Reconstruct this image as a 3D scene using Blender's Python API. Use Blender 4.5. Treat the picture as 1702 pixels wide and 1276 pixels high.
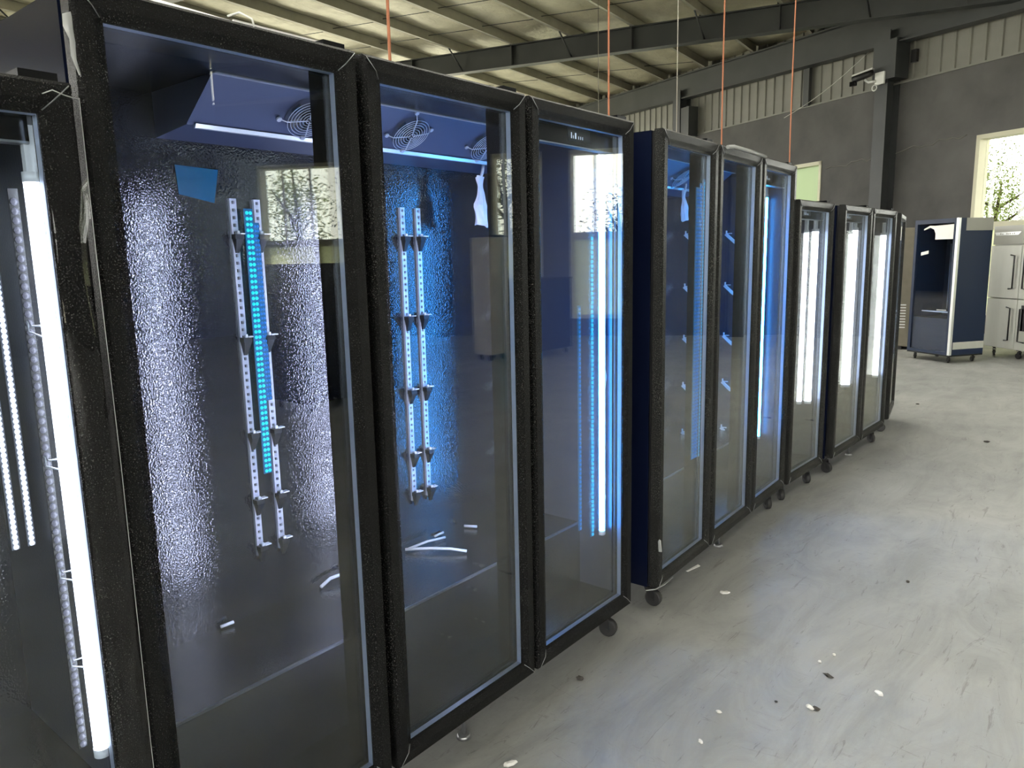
import bpy, bmesh, math, random
from mathutils import Vector, Matrix, noise
random.seed(7)
S = bpy.context.scene
for o in list(bpy.data.objects): bpy.data.objects.remove(o)
COL = S.collection

# ------------------------------------------------------------------ camera
cam_d = bpy.data.cameras.new('camera'); cam = bpy.data.objects.new('camera', cam_d); COL.objects.link(cam)
cam_d.sensor_fit = 'HORIZONTAL'; cam_d.sensor_width = 36.0; cam_d.lens = 1240/1702*36
cam_d.clip_start = .05; cam_d.clip_end = 400
r_ = Vector((.7760814, .63030034, -.02047301)); u_ = Vector((-.08863358, .14116047, .98601106)); f_ = Vector((-.62437308, .76341025, -.16541779))
M4 = Matrix((( r_.x, u_.x, -f_.x, 1.49267), (r_.y, u_.y, -f_.y, 0), (r_.z, u_.z, -f_.z, 1.57575), (0, 0, 0, 1)))
cam.matrix_world = M4
S.camera = cam

# ------------------------------------------------------------------ world, exposure
W = bpy.data.worlds.new('overcast_sky'); S.world = W; W.use_nodes = True
bg = W.node_tree.nodes['Background']; bg.inputs[0].default_value = (1.0, .985, .92, 1); bg.inputs[1].default_value = 7.0
sun_d = bpy.data.lights.new('sun', 'SUN'); sun_d.energy = 22; sun_d.angle = .02; sun_d.color = (1,.96,.88)
sun = bpy.data.objects.new('sun', sun_d); COL.objects.link(sun)
sun.rotation_euler = Vector((-.62,-.42,-1.45)).to_track_quat('-Z','Y').to_euler()
S.view_settings.view_transform = 'Standard'; S.view_settings.look = 'None'
S.view_settings.exposure = 0.52; S.view_settings.gamma = 1.0; S.view_settings.use_curve_mapping = False
try:
    S.cycles.transparent_max_bounces = 40; S.cycles.max_bounces = 10; S.cycles.diffuse_bounces = 5; S.cycles.glossy_bounces = 5
    S.cycles.use_denoising = True; S.cycles.caustics_reflective = False; S.cycles.caustics_refractive = False
    S.cycles.sample_clamp_indirect = 8
except Exception: pass

# ------------------------------------------------------------------ materials
MATS = {}
def mat(name, col=(.5,.5,.5), rough=.5, metal=0., spec=.5, coat=0., emit=None, es=0.):
    m = bpy.data.materials.new(name); m.use_nodes = True; b = m.node_tree.nodes['Principled BSDF']
    b.inputs['Base Color'].default_value = (*col, 1); b.inputs['Roughness'].default_value = rough
    b.inputs['Metallic'].default_value = metal; b.inputs['Specular IOR Level'].default_value = spec
    b.inputs['Coat Weight'].default_value = coat
    if emit: b.inputs['Emission Color'].default_value = (*emit, 1); b.inputs['Emission Strength'].default_value = es
    MATS[name] = m; return m
def nt(m): return m.node_tree.nodes, m.node_tree.links, m.node_tree.nodes['Principled BSDF']
def coords(N, L, scale=(1,1,1), rot=(0,0,0), kind='Object'):
    t = N.new('ShaderNodeTexCoord'); mp = N.new('ShaderNodeMapping'); mp.inputs['Scale'].default_value = scale; mp.inputs['Rotation'].default_value = rot
    L.new(t.outputs[kind], mp.inputs[0]); return mp.outputs[0]
def noise_n(N, L, vec, scale, detail=4, rough=.55, dist=0):
    n = N.new('ShaderNodeTexNoise'); n.inputs['Scale'].default_value = scale; n.inputs['Detail'].default_value = detail
    n.inputs['Roughness'].default_value = rough; n.inputs['Distortion'].default_value = dist
    L.new(vec, n.inputs['Vector']); return n.outputs['Fac']
def ramp(N, L, fac, stops):
    r = N.new('ShaderNodeValToRGB'); e = r.color_ramp.elements
    while len(e) < len(stops): e.new(.5)
    for el, (p, c) in zip(e, stops): el.position = p; el.color = (*c, 1) if len(c) == 3 else c
    L.new(fac, r.inputs[0]); return r.outputs['Color']
def bump(N, L, b, h, strength, dist):
    n = N.new('ShaderNodeBump'); n.inputs['Strength'].default_value = strength; n.inputs['Distance'].default_value = dist
    L.new(h, n.inputs['Height']); L.new(n.outputs['Normal'], b.inputs['Normal'])
def mixc(N, L, fac, a, b, mode='MIX'):
    n = N.new('ShaderNodeMixRGB'); n.blend_type = mode
    for s, v in ((n.inputs[0], fac), (n.inputs[1], a), (n.inputs[2], b)):
        if hasattr(v, 'links'): L.new(v, s)
        elif isinstance(v, (int, float)): s.default_value = v
        else: s.default_value = (*v, 1)
    return n.outputs[0]
def mottled(name, c0, c1, scale, rough=.6, metal=0, bs=0, bd=.01, bscale=None, spec=.5, stretch=(1,1,1), detail=6):
    m = mat(name, c0, rough, metal, spec); N, L, b = nt(m); v = coords(N, L, stretch)
    f = noise_n(N, L, v, scale, detail); L.new(ramp(N, L, f, ((.3, c0), (.7, c1))), b.inputs['Base Color'])
    if bs: bump(N, L, b, noise_n(N, L, v, bscale or scale*6, 4), bs, bd)
    return m

# concrete floor: grey screed with soft clouds, trowel scuffs and fine dark scratches
m = mat('concrete', (.4,.4,.38), .55); N, L, b = nt(m); v = coords(N, L)
c = ramp(N, L, noise_n(N, L, v, .55, 6, .6, .4), ((.30, (.292,.300,.297)), (.5, (.330,.336,.330)), (.72, (.378,.379,.368))))
c2 = ramp(N, L, noise_n(N, L, coords(N, L, (1,.35,1), (0,0,.5)), 3.5, 8, .7, 1.2), ((.35, (.80,.80,.80)), (.6, (1.04,1.04,1.03))))
c = mixc(N, L, 1.0, c, c2, 'MULTIPLY')
sv = coords(N, L, (1,.16,1), (0,0,-.9)); s1 = ramp(N, L, noise_n(N, L, sv, 16, 5, .75, 2.5), ((.335,(.62,.61,.6)), (.40,(1,1,1))))
sv2 = coords(N, L, (.22,1,1), (0,0,.35)); s2 = ramp(N, L, noise_n(N, L, sv2, 11, 6, .8, 3.0), ((.33,(.68,.67,.66)), (.39,(1,1,1))))
c = mixc(N, L, .8, c, s1, 'MULTIPLY'); c = mixc(N, L, .8, c, s2, 'MULTIPLY')
L.new(c, b.inputs['Base Color'])
L.new(ramp(N, L, noise_n(N, L, v, 2.2, 5), ((.3,(.42,.42,.42)), (.7,(.66,.66,.66)))), b.inputs['Roughness'])
bump(N, L, b, noise_n(N, L, v, 30, 6, .7), .12, .01)

mottled('plaster', (.076,.0745,.0735), (.122,.119,.117), 1.1, .85, bs=.25, bd=.01, bscale=14)
mottled('cladding_paint', (.19,.188,.165), (.235,.23,.205), 2, .55)
mottled('dark_steel', (.032,.036,.038), (.048,.052,.053), 1.5, .5)
mottled('purlin_steel', (.44,.425,.35), (.55,.53,.44), 3, .5, .2)
m = mat('foil_insulation', (.5,.46,.33), .45, .12); N, L, b = nt(m); v = coords(N, L)
L.new(ramp(N, L, noise_n(N, L, coords(N, L, (1,1,1)), 1.6, 5, .6, .6), ((.3,(.50,.46,.335)), (.7,(.70,.655,.50)))), b.inputs['Base Color'])
bump(N, L, b, noise_n(N, L, coords(N, L, (1,.5,1)), 7, 5, .6, 1.0), .55, .05)
mat('white_wall', (.5,.5,.47), .8)
mat('brick_dim', (.16,.15,.14), .9)
mat('window_frame', (.62,.60,.45), .5)
m = mat('frosted_glass', (.85,.87,.74), .6)
N, L, b = nt(m); tr = N.new('ShaderNodeBsdfTranslucent'); tr.inputs[0].default_value = (.80,.83,.66,1)
df = N.new('ShaderNodeBsdfDiffuse'); df.inputs[0].default_value = (.6,.62,.52,1); mx = N.new('ShaderNodeMixShader'); mx.inputs[0].default_value = .75
L.new(df.outputs[0], mx.inputs[1]); L.new(tr.outputs[0], mx.inputs[2]); L.new(mx.outputs[0], N['Material Output'].inputs[0])

m = mat('roof_fill', (.8,.8,.7), .6); N, L, b = nt(m); tr = N.new('ShaderNodeBsdfTranslucent'); tr.inputs[0].default_value = (.60,.60,.585,1)  # translucent roof sheet added as unseen fill light
L.new(tr.outputs[0], N['Material Output'].inputs[0])
m = mat('mint_glass', (.8,.9,.8), .6); N, L, b = nt(m); tr = N.new('ShaderNodeBsdfTranslucent'); tr.inputs[0].default_value = (.46,.52,.42,1)
L.new(tr.outputs[0], N['Material Output'].inputs[0])
def glass_mat(name, tint, ior=1.45, refl=(1,1,1)):
    m = bpy.data.materials.new(name); m.use_nodes = True; N = m.node_tree.nodes; L = m.node_tree.links; N.remove(N['Principled BSDF'])
    t = N.new('ShaderNodeBsdfTransparent'); t.inputs[0].default_value = (*tint, 1)
    g = N.new('ShaderNodeBsdfGlossy'); g.inputs['Roughness'].default_value = 0.0; g.inputs['Color'].default_value = (*refl, 1)
    f = N.new('ShaderNodeFresnel'); f.inputs[0].default_value = ior; mx = N.new('ShaderNodeMixShader')
    ge = N.new('ShaderNodeNewGeometry'); io = N.new('ShaderNodeMix'); io.inputs[2].default_value = ior; io.inputs[3].default_value = 1/ior
    L.new(ge.outputs['Backfacing'], io.inputs[0]); L.new(io.outputs[0], f.inputs[0])
    L.new(f.outputs[0], mx.inputs[0]); L.new(t.outputs[0], mx.inputs[1]); L.new(g.outputs[0], mx.inputs[2]); L.new(mx.outputs[0], N['Material Output'].inputs[0])
    MATS[name] = m; return m
glass_mat('door_glass', (.948,.970,.995), 1.37, (1,.97,.84))
glass_mat('window_glass', (.97,.985,.97))
glass_mat('clear_film', (.97,.97,.975), 1.28)

# cabinet materials
mat('navy_paint', (.004,.0065,.020), .20, 0, .28, .0)
mat('navy_cabinet', (.010,.021,.052), .38, 0, .3)
mat('edge_dark', (.08,.085,.10), .4, .5)
mat('black_paint', (.006,.0065,.008), .25)
mat('black_gloss', (.004,.004,.005), .12)
def film_frame(name, base, speck, lo, hi, spec, sc):  # pale specks in the base colour imitate the sparkle of the film
    m = mat(name, base, .24, 0, spec); N, L, b = nt(m); v = coords(N, L)
    f = noise_n(N, L, v, sc, 2, .7); big = noise_n(N, L, v, 3.5, 3, .6)
    sp = ramp(N, L, f, ((lo, (0,0,0)), (hi, (1,1,1)))); pt = ramp(N, L, big, ((.40, (.25,.25,.25)), (.62, (1,1,1))))
    k = mixc(N, L, 1.0, sp, pt, 'MULTIPLY'); L.new(mixc(N, L, k, base, speck), b.inputs['Base Color'])
    bump(N, L, b, f, 1.0, .004)
film_frame('film_black_frame', (.0035,.0037,.004), (.13,.13,.125), .60, .70, .14, 330)
film_frame('film_grey_frame', (.006,.0063,.006), (.17,.17,.155), .57, .68, .2, 270)
m = mat('hammered_black', (.009,.010,.016), .09, 0, .9); N, L, b = nt(m); v = coords(N, L)
vo = N.new('ShaderNodeTexVoronoi'); vo.feature = 'SMOOTH_F1'; vo.inputs['Scale'].default_value = 210; vo.inputs['Smoothness'].default_value = .6; L.new(v, vo.inputs['Vector'])
bump(N, L, b, vo.outputs['Distance'], 1.0, .00056)
m = mat('smooth_dark_liner', (.017,.024,.045), .32, 0, .5); N, L, b = nt(m); bump(N, L, b, noise_n(N, L, coords(N, L), 160, 3), .18, .003)
mat('evaporator_grey', (.062,.076,.135), .42, .15)
mat('fan_dark', (.03,.035,.06), .5)
mat('galv_strip', (.60,.62,.70), .38, .55)
mat('chrome_wire', (.55,.57,.64), .3, .4)
mat('spacer', (.42,.50,.68), .35, .6)
mat('white_plastic', (.82,.83,.86), .45)
mat('bag_plastic', (.75,.77,.86), .4)
mat('blue_bag_plastic', (.10,.22,.48), .4)
mat('black_plastic', (.012,.012,.013), .45)
mat('rubber', (.018,.018,.019), .6)
mat('grey_metal', (.35,.36,.37), .35, .8)
mat('led_white', (.9,.9,.95), .4, emit=(.90,.92,1.0), es=9.0)
mat('led_violet', (.9,.9,.95), .4, emit=(.74,.76,1.0), es=58.0)
mat('led_ice', (.9,.9,.95), .4, emit=(.035,.36,1.0), es=42.0)
mat('reflected_led_white', (.9,.9,.95), .4, emit=(.86,.88,.95), es=0.54)  # bead and backing glow imitates LEDs reflected in the glass
mat('reflected_led_dim', (.05,.05,.06), .4, emit=(.62,.62,.8), es=0.20)
mat('reflected_led_cyan', (.02,.2,.3), .4, emit=(.005,.40,.80), es=0.95)
mat('reflected_led_teal', (.02,.3,.3), .4, emit=(.0,.80,.78), es=0.65)
mat('reflected_led_blue', (.01,.06,.2), .4, emit=(.005,.19,.62), es=0.60)
mat('reflected_back_blue', (.01,.05,.12), .4, emit=(.004,.13,.30), es=0.43)
mat('display_lit', (.4,.42,.45), .4, emit=(.8,.9,1), es=.8)
mat('orange_cable', (.42,.15,.07), .5)
mat('thin_cord', (.30,.28,.24), .6)
mat('pale_cord', (.7,.7,.66), .5)
mottled('stainless', (.50,.51,.47), (.62,.63,.58), 2.5, .4, .25, stretch=(1,1,.15))
mat('stainless_dark', (.30,.30,.27), .4, .3)
mat('silver_edge', (.72,.74,.74), .3, .6)
mottled('cardboard', (.22,.135,.08), (.27,.17,.105), 6, .85)
mottled('cardboard_grey', (.17,.155,.12), (.22,.20,.155), 5, .85)
mat('pink_foam', (.62,.50,.42), .8)
mottled('wrap_beige', (.46,.42,.33), (.60,.55,.44), 4, .5)
mat('paper_white', (.78,.78,.76), .7)
mat('debris_white', (.72,.71,.68), .8)
mat('debris_dark', (.05,.045,.04), .8)
mat('cctv_white', (.75,.76,.74), .4)
mottled('bark', (.06,.045,.03), (.11,.085,.06), 8, .9)
mottled('leaf_green', (.16,.23,.06), (.30,.38,.11), 1.5, .6)
mottled('outdoor_ground', (.34,.34,.27), (.44,.43,.33), .4, .9)

# ------------------------------------------------------------------ mesh helpers
class MB:
    def __init__(s): s.v = []; s.f = []; s.sm = []
    def quadface(s, pts, sm=False):
        i = len(s.v); s.v += [tuple(p) for p in pts]; s.f.append(tuple(range(i, i+len(pts)))); s.sm.append(sm)
    def box(s, x0, x1, y0, y1, z0, z1):
        i = len(s.v); x0, x1 = min(x0,x1), max(x0,x1); y0, y1 = min(y0,y1), max(y0,y1); z0, z1 = min(z0,z1), max(z0,z1)
        s.v += [(x,y,z) for z in (z0,z1) for y in (y0,y1) for x in (x0,x1)]
        for f in ((0,2,3,1),(4,5,7,6),(0,1,5,4),(2,6,7,3),(0,4,6,2),(1,3,7,5)): s.f.append(tuple(i+k for k in f)); s.sm.append(False)
        return s
    def hexa(s, p8):   # bottom 4 then top 4 (ccw)
        i = len(s.v); s.v += [tuple(p) for p in p8]
        for f in ((3,2,1,0),(4,5,6,7),(0,1,5,4),(1,2,6,5),(2,3,7,6),(3,0,4,7)): s.f.append(tuple(i+k for k in f)); s.sm.append(False)
        return s
    def prism_y(s, prof, y0, y1):   # profile of (x,z) extruded in y
        i = len(s.v); n = len(prof); s.v += [(x,y0,z) for x,z in prof] + [(x,y1,z) for x,z in prof]
        s.f += [tuple(i+k for k in range(n)), tuple(i+n+k for k in reversed(range(n)))]; s.sm += [False]*2
        for k in range(n): s.f.append((i+k, i+n+k, i+n+(k+1)%n, i+(k+1)%n)); s.sm.append(False)
        return s
    def tube(s, pts, r, n=8, caps=True, rf=None):
        pts = [Vector(p) for p in pts]; rings = []; up = None
        for k, p in enumerate(pts):
            t = (pts[min(k+1,len(pts)-1)] - pts[max(k-1,0)]).normalized()
            if up is None: up = Vector((0,0,1)) if abs(t.z) < .9 else Vector((1,0,0))
            a = t.cross(up).normalized(); bb = a.cross(t).normalized(); up = bb
            rr = rf[k] if rf else r; i = len(s.v)
            s.v += [tuple(p + rr*(math.cos(2*math.pi*j/n)*a + math.sin(2*math.pi*j/n)*bb)) for j in range(n)]; rings.append(i)
        for q in range(len(rings)-1):
            for j in range(n): s.f.append((rings[q]+j, rings[q]+(j+1)%n, rings[q+1]+(j+1)%n, rings[q+1]+j)); s.sm.append(True)
        if caps:
            s.f.append(tuple(rings[0]+j for j in reversed(range(n)))); s.f.append(tuple(rings[-1]+j for j in range(n))); s.sm += [False]*2
        return s
    def ring(s, c, ax, bx, R, r, n=28, m=5):
        c = Vector(c); ax = Vector(ax).normalized(); bx = Vector(bx).normalized(); nn = ax.cross(bx); i = len(s.v)
        for k in range(n):
            a = 2*math.pi*k/n; d = math.cos(a)*ax + math.sin(a)*bx
            for j in range(m):
                b = 2*math.pi*j/m; s.v.append(tuple(c + d*(R + r*math.cos(b)) + nn*r*math.sin(b)))
        for k in range(n):
            for j in range(m): s.f.append((i+k*m+j, i+((k+1)%n)*m+j, i+((k+1)%n)*m+(j+1)%m, i+k*m+(j+1)%m)); s.sm.append(True)
        return s
    def frame_ring(s, y0, y1, z0, z1, prof, xoff=0):
        # mitred rectangular frame: prof = list of (inset, x), closed section swept round the rectangle
        n = len(prof); i = len(s.v)
        for (w, x) in prof:
            s.v += [(x+xoff,y0+w,z0+w), (x+xoff,y1-w,z0+w), (x+xoff,y1-w,z1-w), (x+xoff,y0+w,z1-w)]
        for k in range(n):
            k2 = (k+1) % n
            for c in range(4):
                c2 = (c+1) % 4; s.f.append((i+k*4+c, i+k*4+c2, i+k2*4+c2, i+k2*4+c)); s.sm.append(False)
        return s
    def sphere(s, c, r, nu=8, nv=5, sx=1, sy=1, sz=1):
        c = Vector(c); i = len(s.v); s.v.append((c.x,c.y,c.z-r*sz))
        for a in range(1, nv):
            t = math.pi*a/nv - math.pi/2
            for k in range(nu):
                p = 2*math.pi*k/nu; s.v.append((c.x+r*sx*math.cos(t)*math.cos(p), c.y+r*sy*math.cos(t)*math.sin(p), c.z+r*sz*math.sin(t)))
        s.v.append((c.x,c.y,c.z+r*sz)); top = len(s.v)-1
        for k in range(nu): s.f.append((i, i+1+(k+1)%nu, i+1+k)); s.sm.append(True)
        for a in range(nv-2):
            for k in range(nu): s.f.append((i+1+a*nu+k, i+1+a*nu+(k+1)%nu, i+1+(a+1)*nu+(k+1)%nu, i+1+(a+1)*nu+k)); s.sm.append(True)
        for k in range(nu): s.f.append((top, i+1+(nv-2)*nu+k, i+1+(nv-2)*nu+(k+1)%nu)); s.sm.append(True)
        return s
    def mesh(s, name, m, bevel=0):
        me = bpy.data.meshes.new(name); me.from_pydata(s.v, [], s.f)
        bm = bmesh.new(); bm.from_mesh(me); bmesh.ops.recalc_face_normals(bm, faces=bm.faces)
        if bevel:
            bmesh.ops.bevel(bm, geom=[e for e in bm.edges if len(e.link_faces) == 2 and e.calc_face_angle(0) > .6], offset=bevel, segments=1, affect='EDGES', clamp_overlap=True)
        bm.to_mesh(me); bm.free()
        if not bevel: me.polygons.foreach_set('use_smooth', s.sm)
        me.materials.append(MATS[m]); return me
    def build(s, name, m, parent=None, bevel=0):
        return link(name, s.mesh(name, m, bevel), parent)
def link(name, me, parent=None):
    o = bpy.data.objects.new(name, me); COL.objects.link(o)
    if parent: o.parent = parent
    return o
def tag(o, label=None, cat=None, group=None, kind=None):
    if label: o['label'] = label
    if cat: o['category'] = cat
    if group: o['group'] = group
    if kind: o['kind'] = kind
    return o
def empty(name, loc=(0,0,0), rz=0):
    o = bpy.data.objects.new(name, None); COL.objects.link(o); o.location = loc; o.rotation_euler = (0,0,rz); o.empty_display_size = .1
    return o
def struct(name, mb, m, parent=None):
    o = mb.build(name, m, parent)
    if not parent: o['kind'] = 'structure'
    return o

# ------------------------------------------------------------------ the hall
TH = math.radians(5.3); AX = Vector((-math.sin(TH), math.cos(TH), 0)); CX = Vector((-math.cos(TH), -math.sin(TH), 0))  # along / across the building
def B(u, v, z): return CX*u + AX*v + Vector((0,0,z))
def roof(u): return 6.44 + .0475*(u - 2.84)
WO = Vector((-.2122, 16.3632, 0)); WD = Vector((.88928, -.45737, 0)); WN = Vector((.45737, .88928, 0))  # far wall: origin, to the right, outward
def Wp(s, d, z): return WO + WD*s + WN*d + Vector((0,0,z))
def wbox(mb, s0, s1, d0, d1, z0, z1): return mb.hexa([Wp(s0,d0,z0), Wp(s1,d0,z0), Wp(s1,d1,z0), Wp(s0,d1,z0), Wp(s0,d0,z1), Wp(s1,d0,z1), Wp(s1,d1,z1), Wp(s0,d1,z1)])
def grid_wall(boxfn, s0, s1, z0, z1, holes):
    ss = sorted({s0, s1, *[h[0] for h in holes], *[h[1] for h in holes]}); zs = sorted({z0, z1, *[h[2] for h in holes], *[h[3] for h in holes]})
    for a, b_ in zip(ss, ss[1:]):
        for c_, d_ in zip(zs, zs[1:]):
            if not any(h[0] <= (a+b_)/2 <= h[1] and h[2] <= (c_+d_)/2 <= h[3] for h in holes): boxfn(a, b_, c_, d_)

mb = MB(); mb.box(-22.5, 14.6, -13.5, 29.5, -.2, 0); struct('floor', mb, 'concrete')

WIN = [(-6.9,-4.45,.35,3.66), (-.73,1.75,.35,3.66), (5.9,8.29,.35,3.66), (8.85,9.87,.35,3.66), (12.5,15.08,.35,3.66), (-15.6,-11.2,.35,3.66), (-23,-18,.35,3.66)]  # last two are hidden windows added to light the far left
mb = MB(); grid_wall(lambda a,b_,c_,d_: wbox(mb, a, b_, 0, .24, c_, d_), -24.5, 16.0, 0, 4.95, WIN)
wall_far = struct('wall_far', mb, 'plaster')
# a horizontal settlement crack line and chipped patch in the plaster, slightly proud ridge of filler
mb = MB(); p = []
for k in range(25):
    s_ = -4.3 + k*.14; p.append(Wp(s_, -.004, 3.46 + .24*k/24 + .03*math.sin(k*1.3) + .02*math.sin(k*2.9)))
mb.tube(p[:12], .012, 5); mb.tube(p[13:], .012, 5); mb.build('plaster_crack', 'brick_dim', wall_far)
# cladding strip above the plaster: every profiled sheet between two ribs is a piece
def roof_at(s): q = Wp(s, 0, 0); return roof(CX.dot(q))
def clad_mesh(w, h):
    mb = MB(); prof = [(0,.0),(.03,.0),(.045,-.03),(.075,-.03),(.09,0),(w,0)]
    for (a, da), (b_, db) in zip(prof, prof[1:]): mb.quadface([(a,da,0),(b_,db,0),(b_,db,h),(a,da,h)])
    for (a, da), (b_, db) in zip(prof, prof[1:]): mb.quadface([(b_,db+.02,0),(a,da+.02,0),(a,da+.02,h),(b_,db+.02,h)])
    return mb.mesh('cladding_panel', 'cladding_paint')
cm = clad_mesh(.30, 2.45)
s_ = -24.5
while s_ < 15.8:
    o = link('cladding_panel', cm, wall_far); o.location = Wp(s_, .06, 4.94); o.rotation_euler = (0,0,math.atan2(WD.y, WD.x)); s_ += .30
mb = MB(); wbox(mb, -24.5, 16, -.03, .06, 4.93, 4.965); mb.build('cladding_flashing', 'cladding_paint', wall_far)
# columns and small posts against the far wall
def column(s_, w, d, ztop, m='dark_steel'):
    mb = MB(); wbox(mb, s_-w/2, s_+w/2, -d, -d+.02, 0, ztop); wbox(mb, s_-w/2, s_+w/2, -.02, 0, 0, ztop); wbox(mb, s_-.012, s_+.012, -d+.02, -.02, 0, ztop)
    return mb.build('column', m, wall_far)
column(-2.62, .30, .36, 5.95); column(-9.60, .34, .36, 6.2); column(4.2, .3, .36, 5.6); column(10.9, .3, .36, 5.3)
mb = MB(); wbox(mb, -2.82, -2.28, -.40, -.02, 5.0, 5.75); mb.build('column_haunch', 'dark_steel', wall_far)
mb = MB(); wbox(mb, -9.42, -9.05, -.34, -.02, 4.9, 5.7); mb.build('column_haunch', 'dark_steel', wall_far)
mb = MB(); wbox(mb, -2.22, -2.10, -.05, .02, 5.28, 5.52); mb.build('junction_box', 'black_plastic', wall_far)
mb = MB(); wbox(mb, -5.03, -4.86, -.09, -.005, 4.95, 5.9); mb.build('girt_post', 'dark_steel', wall_far)
# windows of the far wall; the last two are hidden ones added for light
for k, (s0, s1, z0, z1) in enumerate(WIN):
    mb = MB()
    for (a, b_, c_, d_) in ((s0, s0+.07, z0, z1), (s1-.07, s1, z0, z1), (s0, s1, z0, z0+.07), (s0, s1, z1-.08, z1), (s0, s1, 1.93, 2.07), ((s0+s1)/2-.035, (s0+s1)/2+.035, z0, 1.93)): wbox(mb, a, b_, -.02, .26, c_, d_)
    w = struct('window_%d' % (k+1), mb, 'window_frame')
    pane_m = 'mint_glass' if k == 0 else 'window_glass'
    mb = MB(); wbox(mb, s0+.07, s1-.07, .17, .18, 2.07, z1-.08); mb.build('glass_pane', pane_m, w)
    for a, b_ in ((s0+.07, (s0+s1)/2-.035), ((s0+s1)/2+.035, s1-.07)):
        mb = MB(); wbox(mb, a, b_, .17, .18, z0+.07, 1.93); mb.build('frosted_pane', 'frosted_glass', w)
    for fr in ((.28, .55, .8) if k > 1 else ()):
        mb = MB(); ss = s0 + (s1-s0)*fr; wbox(mb, ss-.022, ss+.022, .14, .17, 2.07, z1-.08); mb.build('window_bar', 'window_frame', w)
# other walls, out of view; their openings are added to let in fill light
mb = MB(); grid_wall(lambda a,b_,c_,d_: mb.box(14.0, 14.24, a, b_, c_, d_), -13.5, 9.05, 0, 6.2, [(-12.8,-1.0,.2,5.0)]); struct('wall_right', mb, 'plaster')
mb = MB(); mb.box(14.05, 14.15, -12.8, -1.0, 2.3, 2.42)
for y in (-9.6,-6.4,-3.2): mb.box(14.05, 14.15, y-.05, y+.05, .2, 5.0)
wr = struct('window_8', mb, 'window_frame')  # added frame in the unseen right-wall opening for fill light
mb = MB(); grid_wall(lambda a,b_,c_,d_: mb.box(a, b_, -13.5, -13.26, c_, d_), -22.0, 14.24, 0, 7, [(4.0,12.5,0.0,5.2)]); struct('wall_back', mb, 'plaster')
mb = MB(); grid_wall(lambda a,b_,c_,d_: mb.box(-22.0, -21.76, a, b_, c_, d_), -13.5, 27.6, 0, 7.8, [(-11,4,.9,5.6),(5,13,2.8,5.6),(14,25.5,.9,5.6)]); struct('wall_left', mb, 'plaster')

# roof: insulation sheets between purlins, purlins, rafters
def vwall(u): # v where the far wall stands, for a given u
    # solve (CX*u + AX*v - WO).WN = 0
    return (WO.dot(WN) - u*CX.dot(WN)) / AX.dot(WN)
US = [2.81 + 1.6*k for k in range(-11, 13)]
FILL_BAYS = {-5: (4.5, 11.5), -2: (-6.0, 12.0), -1: (-6.0, 12.0)}     # bays (index offset from u = 2.81) given an added translucent sheet, out of view, for fill light
mb = MB()
def slab(ua, ub, va, vb): mb.hexa([B(ua,va,roof(ua)+.33), B(ub,va,roof(ub)+.33), B(ub,vb,roof(ub)+.33), B(ua,vb,roof(ua)+.33), B(ua,va,roof(ua)+.37), B(ub,va,roof(ub)+.37), B(ub,vb,roof(ub)+.37), B(ua,vb,roof(ua)+.37)])
fill_u = [(2.81+1.6*k, 2.81+1.6*k+1.6, *FILL_BAYS[k]) for k in FILL_BAYS]
grid_wall(lambda a,b_,c_,d_: slab(a, b_, c_, d_), -15.5, 24.0, -14, 30.5, fill_u)
ceiling = struct('ceiling', mb, 'foil_insulation')
def sheet(u0, va, vb, k):
    u1 = u0 + 1.6; mb = MB(); nu, nv = 6, max(3, int((vb-va)/.45))
    for a in range(nu+1):
        for b_ in range(nv+1):
            uu = u0 + .02 + (u1-u0-.04)*a/nu; vv = va + (vb-va)*b_/nv
            sag = -.075*math.sin(math.pi*a/nu) + .05*(noise.noise((uu*1.1, vv*.9, k*3.1))) + .02*noise.noise((uu*4, vv*3, 2.2))
            if a in (0, nu): sag = 0
            mb.v.append(tuple(B(uu, vv, roof(uu) + .235 + sag)))
    for a in range(nu):
        for b_ in range(nv):
            q = a*(nv+1) + b_; mb.f.append((q, q+1, q+nv+2, q+nv+1)); mb.sm.append(True)
    mb.build('insulation_sheet', 'foil_insulation', ceiling)
for k, u0 in enumerate(US):
    vend = min(vwall(u0 + .8) + .9, 31)
    if (k - 11) in FILL_BAYS:
        SV0, SV1 = FILL_BAYS[k-11]
        sheet(u0, -14, SV0, k); sheet(u0, SV1, vend, k)
        mb = MB(); ua, ub = u0, u0+1.6
        mb.hexa([B(ua,SV0,roof(ua)+.345), B(ub,SV0,roof(ub)+.345), B(ub,SV1,roof(ub)+.345), B(ua,SV1,roof(ua)+.345), B(ua,SV0,roof(ua)+.355), B(ub,SV0,roof(ub)+.355), B(ub,SV1,roof(ub)+.355), B(ua,SV1,roof(ua)+.355)])
        mb.build('roof_fill_sheet', 'roof_fill', ceiling)
    else: sheet(u0, -14, vend, k)
for u0 in US:
    vend = min(vwall(u0) - .02, 30); mb = MB()
    def ubox(ua, ub, za, zb, v0=-13.4, v1=None):
        v1 = vend if v1 is None else v1
        mb.hexa([B(ua,v0,roof(u0)+za), B(ub,v0,roof(u0)+za), B(ub,v1,roof(u0)+za), B(ua,v1,roof(u0)+za), B(ua,v0,roof(u0)+zb), B(ub,v0,roof(u0)+zb), B(ub,v1,roof(u0)+zb), B(ua,v1,roof(u0)+zb)])
    ubox(u0-.006, u0+.006, .0, .24); ubox(u0-.07, u0+.006, 0, .012); ubox(u0-.006, u0+.075, .228, .24)
    mb.build('purlin', 'purlin_steel', ceiling)
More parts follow.
